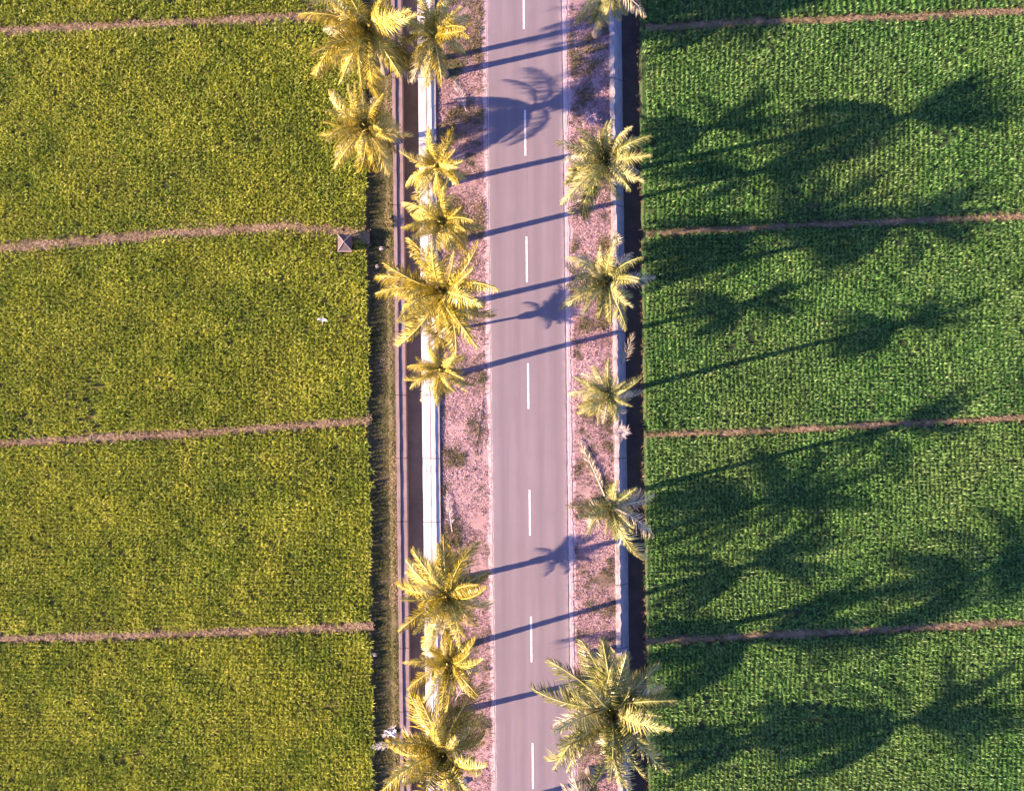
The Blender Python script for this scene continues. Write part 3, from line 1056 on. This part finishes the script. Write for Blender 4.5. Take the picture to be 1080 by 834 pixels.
bush((624, 128), 0.85, MAT['weed_dry'], 'dry pink bush on the verge above the palm with the yellow upright frond', 701, h=0.7)
bush((657, 455), 0.6, MAT['palm_dead'], 'dry pinkish grey bush hanging over the ditch wall below the splayed palm', 702, h=0.5)
bush((649, 254), 0.5, MAT['palm_straw'], 'dry golden bush on the ditch wall above the palm with the long frond', 703, h=0.8)
bush((409, 236), 0.55, MAT['bank_grass'], 'olive weed bush on the canal kerb near the small shelter', 704, h=0.3)

# green and dark weed clumps on the verges (things one can pick out)
for i, (x, y, rd) in enumerate([(483, 470, 0.5), (488, 500, 0.42), (477, 447, 0.35), (632, 480, 0.45), (484, 135, 0.45), (628, 95, 0.6), (606, 88, 0.5)]):
    pass


def stone(c, r_, z, mat, label, seed, name='stone'):
    rr = random.Random(seed)
    vs, fs = [], []
    nu, nv = 9, 6
    for j in range(nv + 1):
        th = math.pi * j / nv
        for i in range(nu):
            ph = 2 * math.pi * i / nu
            k = r_ * (0.8 + 0.4 * rr.random())
            vs.append((math.sin(th) * math.cos(ph) * k, math.sin(th) * math.sin(ph) * k * 0.8, math.cos(th) * k * 0.6))
    for j in range(nv):
        for i in range(nu):
            a, b = j * nu + i, j * nu + (i + 1) % nu
            fs.append((a, a + nu, b + nu, b))
    o = obj(name, vs, fs, mat, loc=W(c[0], c[1], z + r_ * 0.35))
    tag(o, label, 'stone', None)


stone((488, 823), 0.30, 0.0, MAT['white_concrete'], 'white boulder on the verge beside the olive yellow palm', 1)
stone((349.5, 265.5), 0.14, -0.05, MAT['white_concrete'], 'small white stone beside the hip roofed shelter', 2)
stone((395.5, 690), 0.15, 0.0, MAT['ditch_concrete'], 'small bluish grey stone on the shaded canal bank', 3)
stone((403, 262), 0.17, 0.02, MAT['ditch_concrete'], 'pale stone on the canal bank where the shelter shadow ends', 4)
stone((398, 281), 0.13, 0.0, MAT['ditch_concrete'], 'little pale stone at the rice corner below the shelter', 5)

# torn white sheet on the bank
vs, fs = [], []
rr = random.Random(5)
nx, ny = 10, 7
for j in range(ny):
    for i in range(nx):
        u, v_ = i / (nx - 1), j / (ny - 1)
        x = 406 + 12 * u + rr.uniform(-0.6, 0.6)
        y = 768.5 + 8 * v_ * (0.45 + 0.55 * u) + rr.uniform(-0.6, 0.6)
        vs.append(W(x, y, 0.22 + 0.10 * math.sin(u * 7) * math.cos(v_ * 5) + rr.uniform(0, 0.05)))
for j in range(ny - 1):
    for i in range(nx - 1):
        a = j * nx + i
        fs.append((a, a + nx, a + nx + 1, a + 1))
sheet = obj('plastic_sheet', vs, fs, plain_mat('white_sheet', (0.45, 0.42, 0.43), 0.5, 0.08))
sm = sheet.modifiers.new('thickness', 'SOLIDIFY')
sm.thickness = 0.01
tag(sheet, 'crumpled white sheet on the canal bank beside the bleached frond', 'sheet')

# dead twig on the verge
mb = MB()
tw = [(508.5, 424), (507, 436), (505.5, 448), (504, 460), (502, 470)]
mb.tube([W(x, y, 0.10) for x, y in tw], [0.03, 0.028, 0.025, 0.02, 0.016], 6)
mb.tube([W(x, y, 0.10) for x, y in [(504, 462), (500, 473), (501.5, 481), (505, 478), (506, 466)]], [0.02, 0.02, 0.018, 0.016, 0.012], 6)
tag(mb.build('dead_branch', MAT['bark']), 'thin dead branch lying lengthways on the verge by the road', 'branch')

# small hip roofed shelter at the end of the bund
sh = empty('field_shelter', W(365.3, 257.5, 0.0))
tag(sh, 'small dark hip roofed shelter on the bund end beside the canal bank', 'shelter')
pm = plain_mat('shelter_wood', (0.20, 0.14, 0.11), 0.8)
rm = plain_mat('shelter_roof', (0.075, 0.055, 0.065), 0.7, 0.35, 5)
km = plain_mat('ridge_cap', (0.24, 0.19, 0.19), 0.7)
hx, hy, ez, az_ = 0.44, 0.52, 0.70, 1.22
for sx in (-1, 1):
    for sy in (-1, 1):
        b_ = MB()
        b_.box((sx * (hx - 0.1), sy * (hy - 0.1), ez / 2 - 0.02), (0.08, 0.08, ez))
        b_.build('post', pm, sh)
b_ = MB()
b_.box((0, 0, 0.16), (hx * 1.5, hy * 1.5, 0.32))
b_.build('plinth', MAT['grey_concrete'], sh)
cs = [(-hx, -hy, ez), (hx, -hy, ez), (hx, hy, ez), (-hx, hy, ez)]
roof = obj('roof', cs + [(0, 0, az_)] + [(x, y, z - 0.04) for x, y, z in cs], [(0, 1, 4), (1, 2, 4), (2, 3, 4), (3, 0, 4), (5, 6, 1, 0), (6, 7, 2, 1), (7, 8, 3, 2), (8, 5, 0, 3), (8, 7, 6, 5)], rm, sh)
for c_ in cs:
    b_ = MB()
    b_.tube([Vector(c_) + Vector((0, 0, 0.03)), Vector((0, 0, az_ + 0.03))], [0.026, 0.026], 6)
    b_.build('ridge_cap', km, roof)
b_ = MB()
b_.tube([Vector(cs[0]) + Vector((0, -0.02, 0)), Vector(cs[1]) + Vector((0, -0.02, 0))], [0.04, 0.04], 6)
b_.build('eave_board', km, roof)


# egrets over the west paddy: one continuous body each
def egret(loc, yaw, spread, label):
    me = bpy.data.meshes.new('egret')
    j = [((0, 0, 0), .055), ((-.13, 0, 0.01), .05), ((-.24, 0, .0), .02), ((.12, 0, .03), .05), ((.20, 0, .10), .026), ((.22, 0, .17), .020), ((.28, 0, .21), .026), ((.36, 0, .195), .009), ((.43, 0, .185), .004),
         ((-.26, .02, -.03), .01), ((-.48, .03, -.05), .007), ((-.26, -.02, -.03), .01), ((-.48, -.03, -.05), .007)]
    e = [(0, 1), (1, 2), (0, 3), (3, 4), (4, 5), (5, 6), (6, 7), (7, 8), (1, 9), (9, 10), (1, 11), (11, 12)]
    me.from_pydata([a for a, _ in j], e, [])
    o = bpy.data.objects.new('egret', me)
    col.objects.link(o)
    o.scale = (0.72,) * 3
    md = o.modifiers.new('skin', 'SKIN')
    for k, (_, r_) in enumerate(j):
        me.skin_vertices[0].data[k].radius = (r_, r_)
    me.skin_vertices[0].data[0].use_root = True
    o.modifiers.new('sub', 'SUBSURF').levels = 2
    o.modifiers['sub'].render_levels = 2
    white = plain_mat('egret_white', (0.5, 0.46, 0.46), 0.7, 0.04)
    me.materials.append(white)
    o.location = loc
    o.rotation_euler.z = yaw
    for sgn in (-1, 1):
        # wing: a cambered surface with notched trailing feathers
        vs, fs = [], []
        nsp = 12
        for i in range(nsp + 1):
            s = i / nsp
            y = sgn * (0.04 + s * spread)
            lead = 0.09 + 0.07 * math.sin(s * 2.4) - 0.16 * s * s
            chord = 0.24 * (1 - 0.55 * s ** 2.2) * (0.92 if i % 2 else 1.0)
            z = 0.05 + 0.10 * math.sin(s * 1.8)
            for q in (0, 0.35, 1.0):
                for dz in (0.006, -0.006):
                    vs.append((lead - chord * q, y, z + 0.03 * math.sin(q * 2.5) + dz))
        for i in range(nsp):
            a = i * 6
            b2 = a + 6
            for (p, q) in ((0, 2), (2, 4)):
                fs.append((a + p, a + q, b2 + q, b2 + p))
                fs.append((a + p + 1, b2 + p + 1, b2 + q + 1, a + q + 1))
            fs.append((a, b2, b2 + 1, a + 1))
            fs.append((a + 4, a + 5, b2 + 5, b2 + 4))
        a = nsp * 6
        fs += [(a, a + 1, a + 3, a + 2), (a + 2, a + 3, a + 5, a + 4)]
        obj('wing', vs, fs, white, o)
    tag(o, label, 'bird')


egret(W(342.5, 338, 0.75), math.radians(80), 0.42, 'white egret gliding low over the yellow green rice with wings spread')

# farmland beyond the modelled paddies, out to the horizon
for (x0, y0, x1, y1) in ((-FAR, -FAR, X_L - 2, FAR), (X_R + 2, -FAR, FAR, FAR), (X_L - 2, -FAR, 340, -190), (720, -FAR, X_R + 2, -205), (X_L - 2, 892, 380, FAR), (700, 895, X_R + 2, FAR)):
    tag(obj('farmland', [W(x0, y0, 0.28), W(x0, y1, 0.28), W(x1, y1, 0.28), W(x1, y0, 0.28)], [(0, 1, 2, 3)], MAT['farmland']), kind='structure')

# ----------------------------------------------------------------------------
# light, sky, camera
# ----------------------------------------------------------------------------
EL = math.radians(23.0)
dirx, diry = 1.0, 0.232
n_ = math.hypot(dirx, diry)
to_sun = Vector((-dirx / n_ * math.cos(EL), -diry / n_ * math.cos(EL), math.sin(EL)))
sl = bpy.data.lights.new('sun', 'SUN')
sl.energy = 4.8
sl.angle = math.radians(0.55)
sl.color = (1.0, 0.70, 0.46)
so = bpy.data.objects.new('sun', sl)
col.objects.link(so)
so.rotation_euler = to_sun.to_track_quat('Z', 'Y').to_euler()
so.location = to_sun * 200

world = bpy.data.worlds.new('World')
scene.world = world
world.use_nodes = True
nt = world.node_tree
bg = nt.nodes['Background']
sky = nt.nodes.new('ShaderNodeTexSky')
sky.sky_type = 'NISHITA'
sky.sun_disc = False
sky.sun_elevation = EL
sky.sun_rotation = math.atan2(to_sun.x, to_sun.y)
sky.air_density = 1.0
sky.dust_density = 0.6
sky.ozone_density = 4.0
nt.links.new(mix(nt, 1.0, sky.outputs[0], (1.0, 0.88, 1.22), 'MULTIPLY'), bg.inputs['Color'])
bg.inputs['Strength'].default_value = 0.073

cam = bpy.data.cameras.new('camera')
cam.sensor_fit = 'HORIZONTAL'
cam.sensor_width = 36.0
cam.lens = 36.0 * CAM_H / (1080 * M_)
cam.clip_start = 0.5
cam.clip_end = 6000
co = bpy.data.objects.new('camera', cam)
co.location = (0, 0, CAM_H)
co.rotation_euler = (0, 0, 0)
col.objects.link(co)
scene.camera = co

scene.render.engine = 'CYCLES'
scene.cycles.max_bounces = 6
scene.cycles.diffuse_bounces = 3
scene.cycles.transmission_bounces = 4
scene.cycles.glossy_bounces = 2
vs_ = scene.view_settings
vs_.view_transform = 'Standard'
vs_.look = 'None'
vs_.gamma = 1.0
vs_.exposure = 2.4
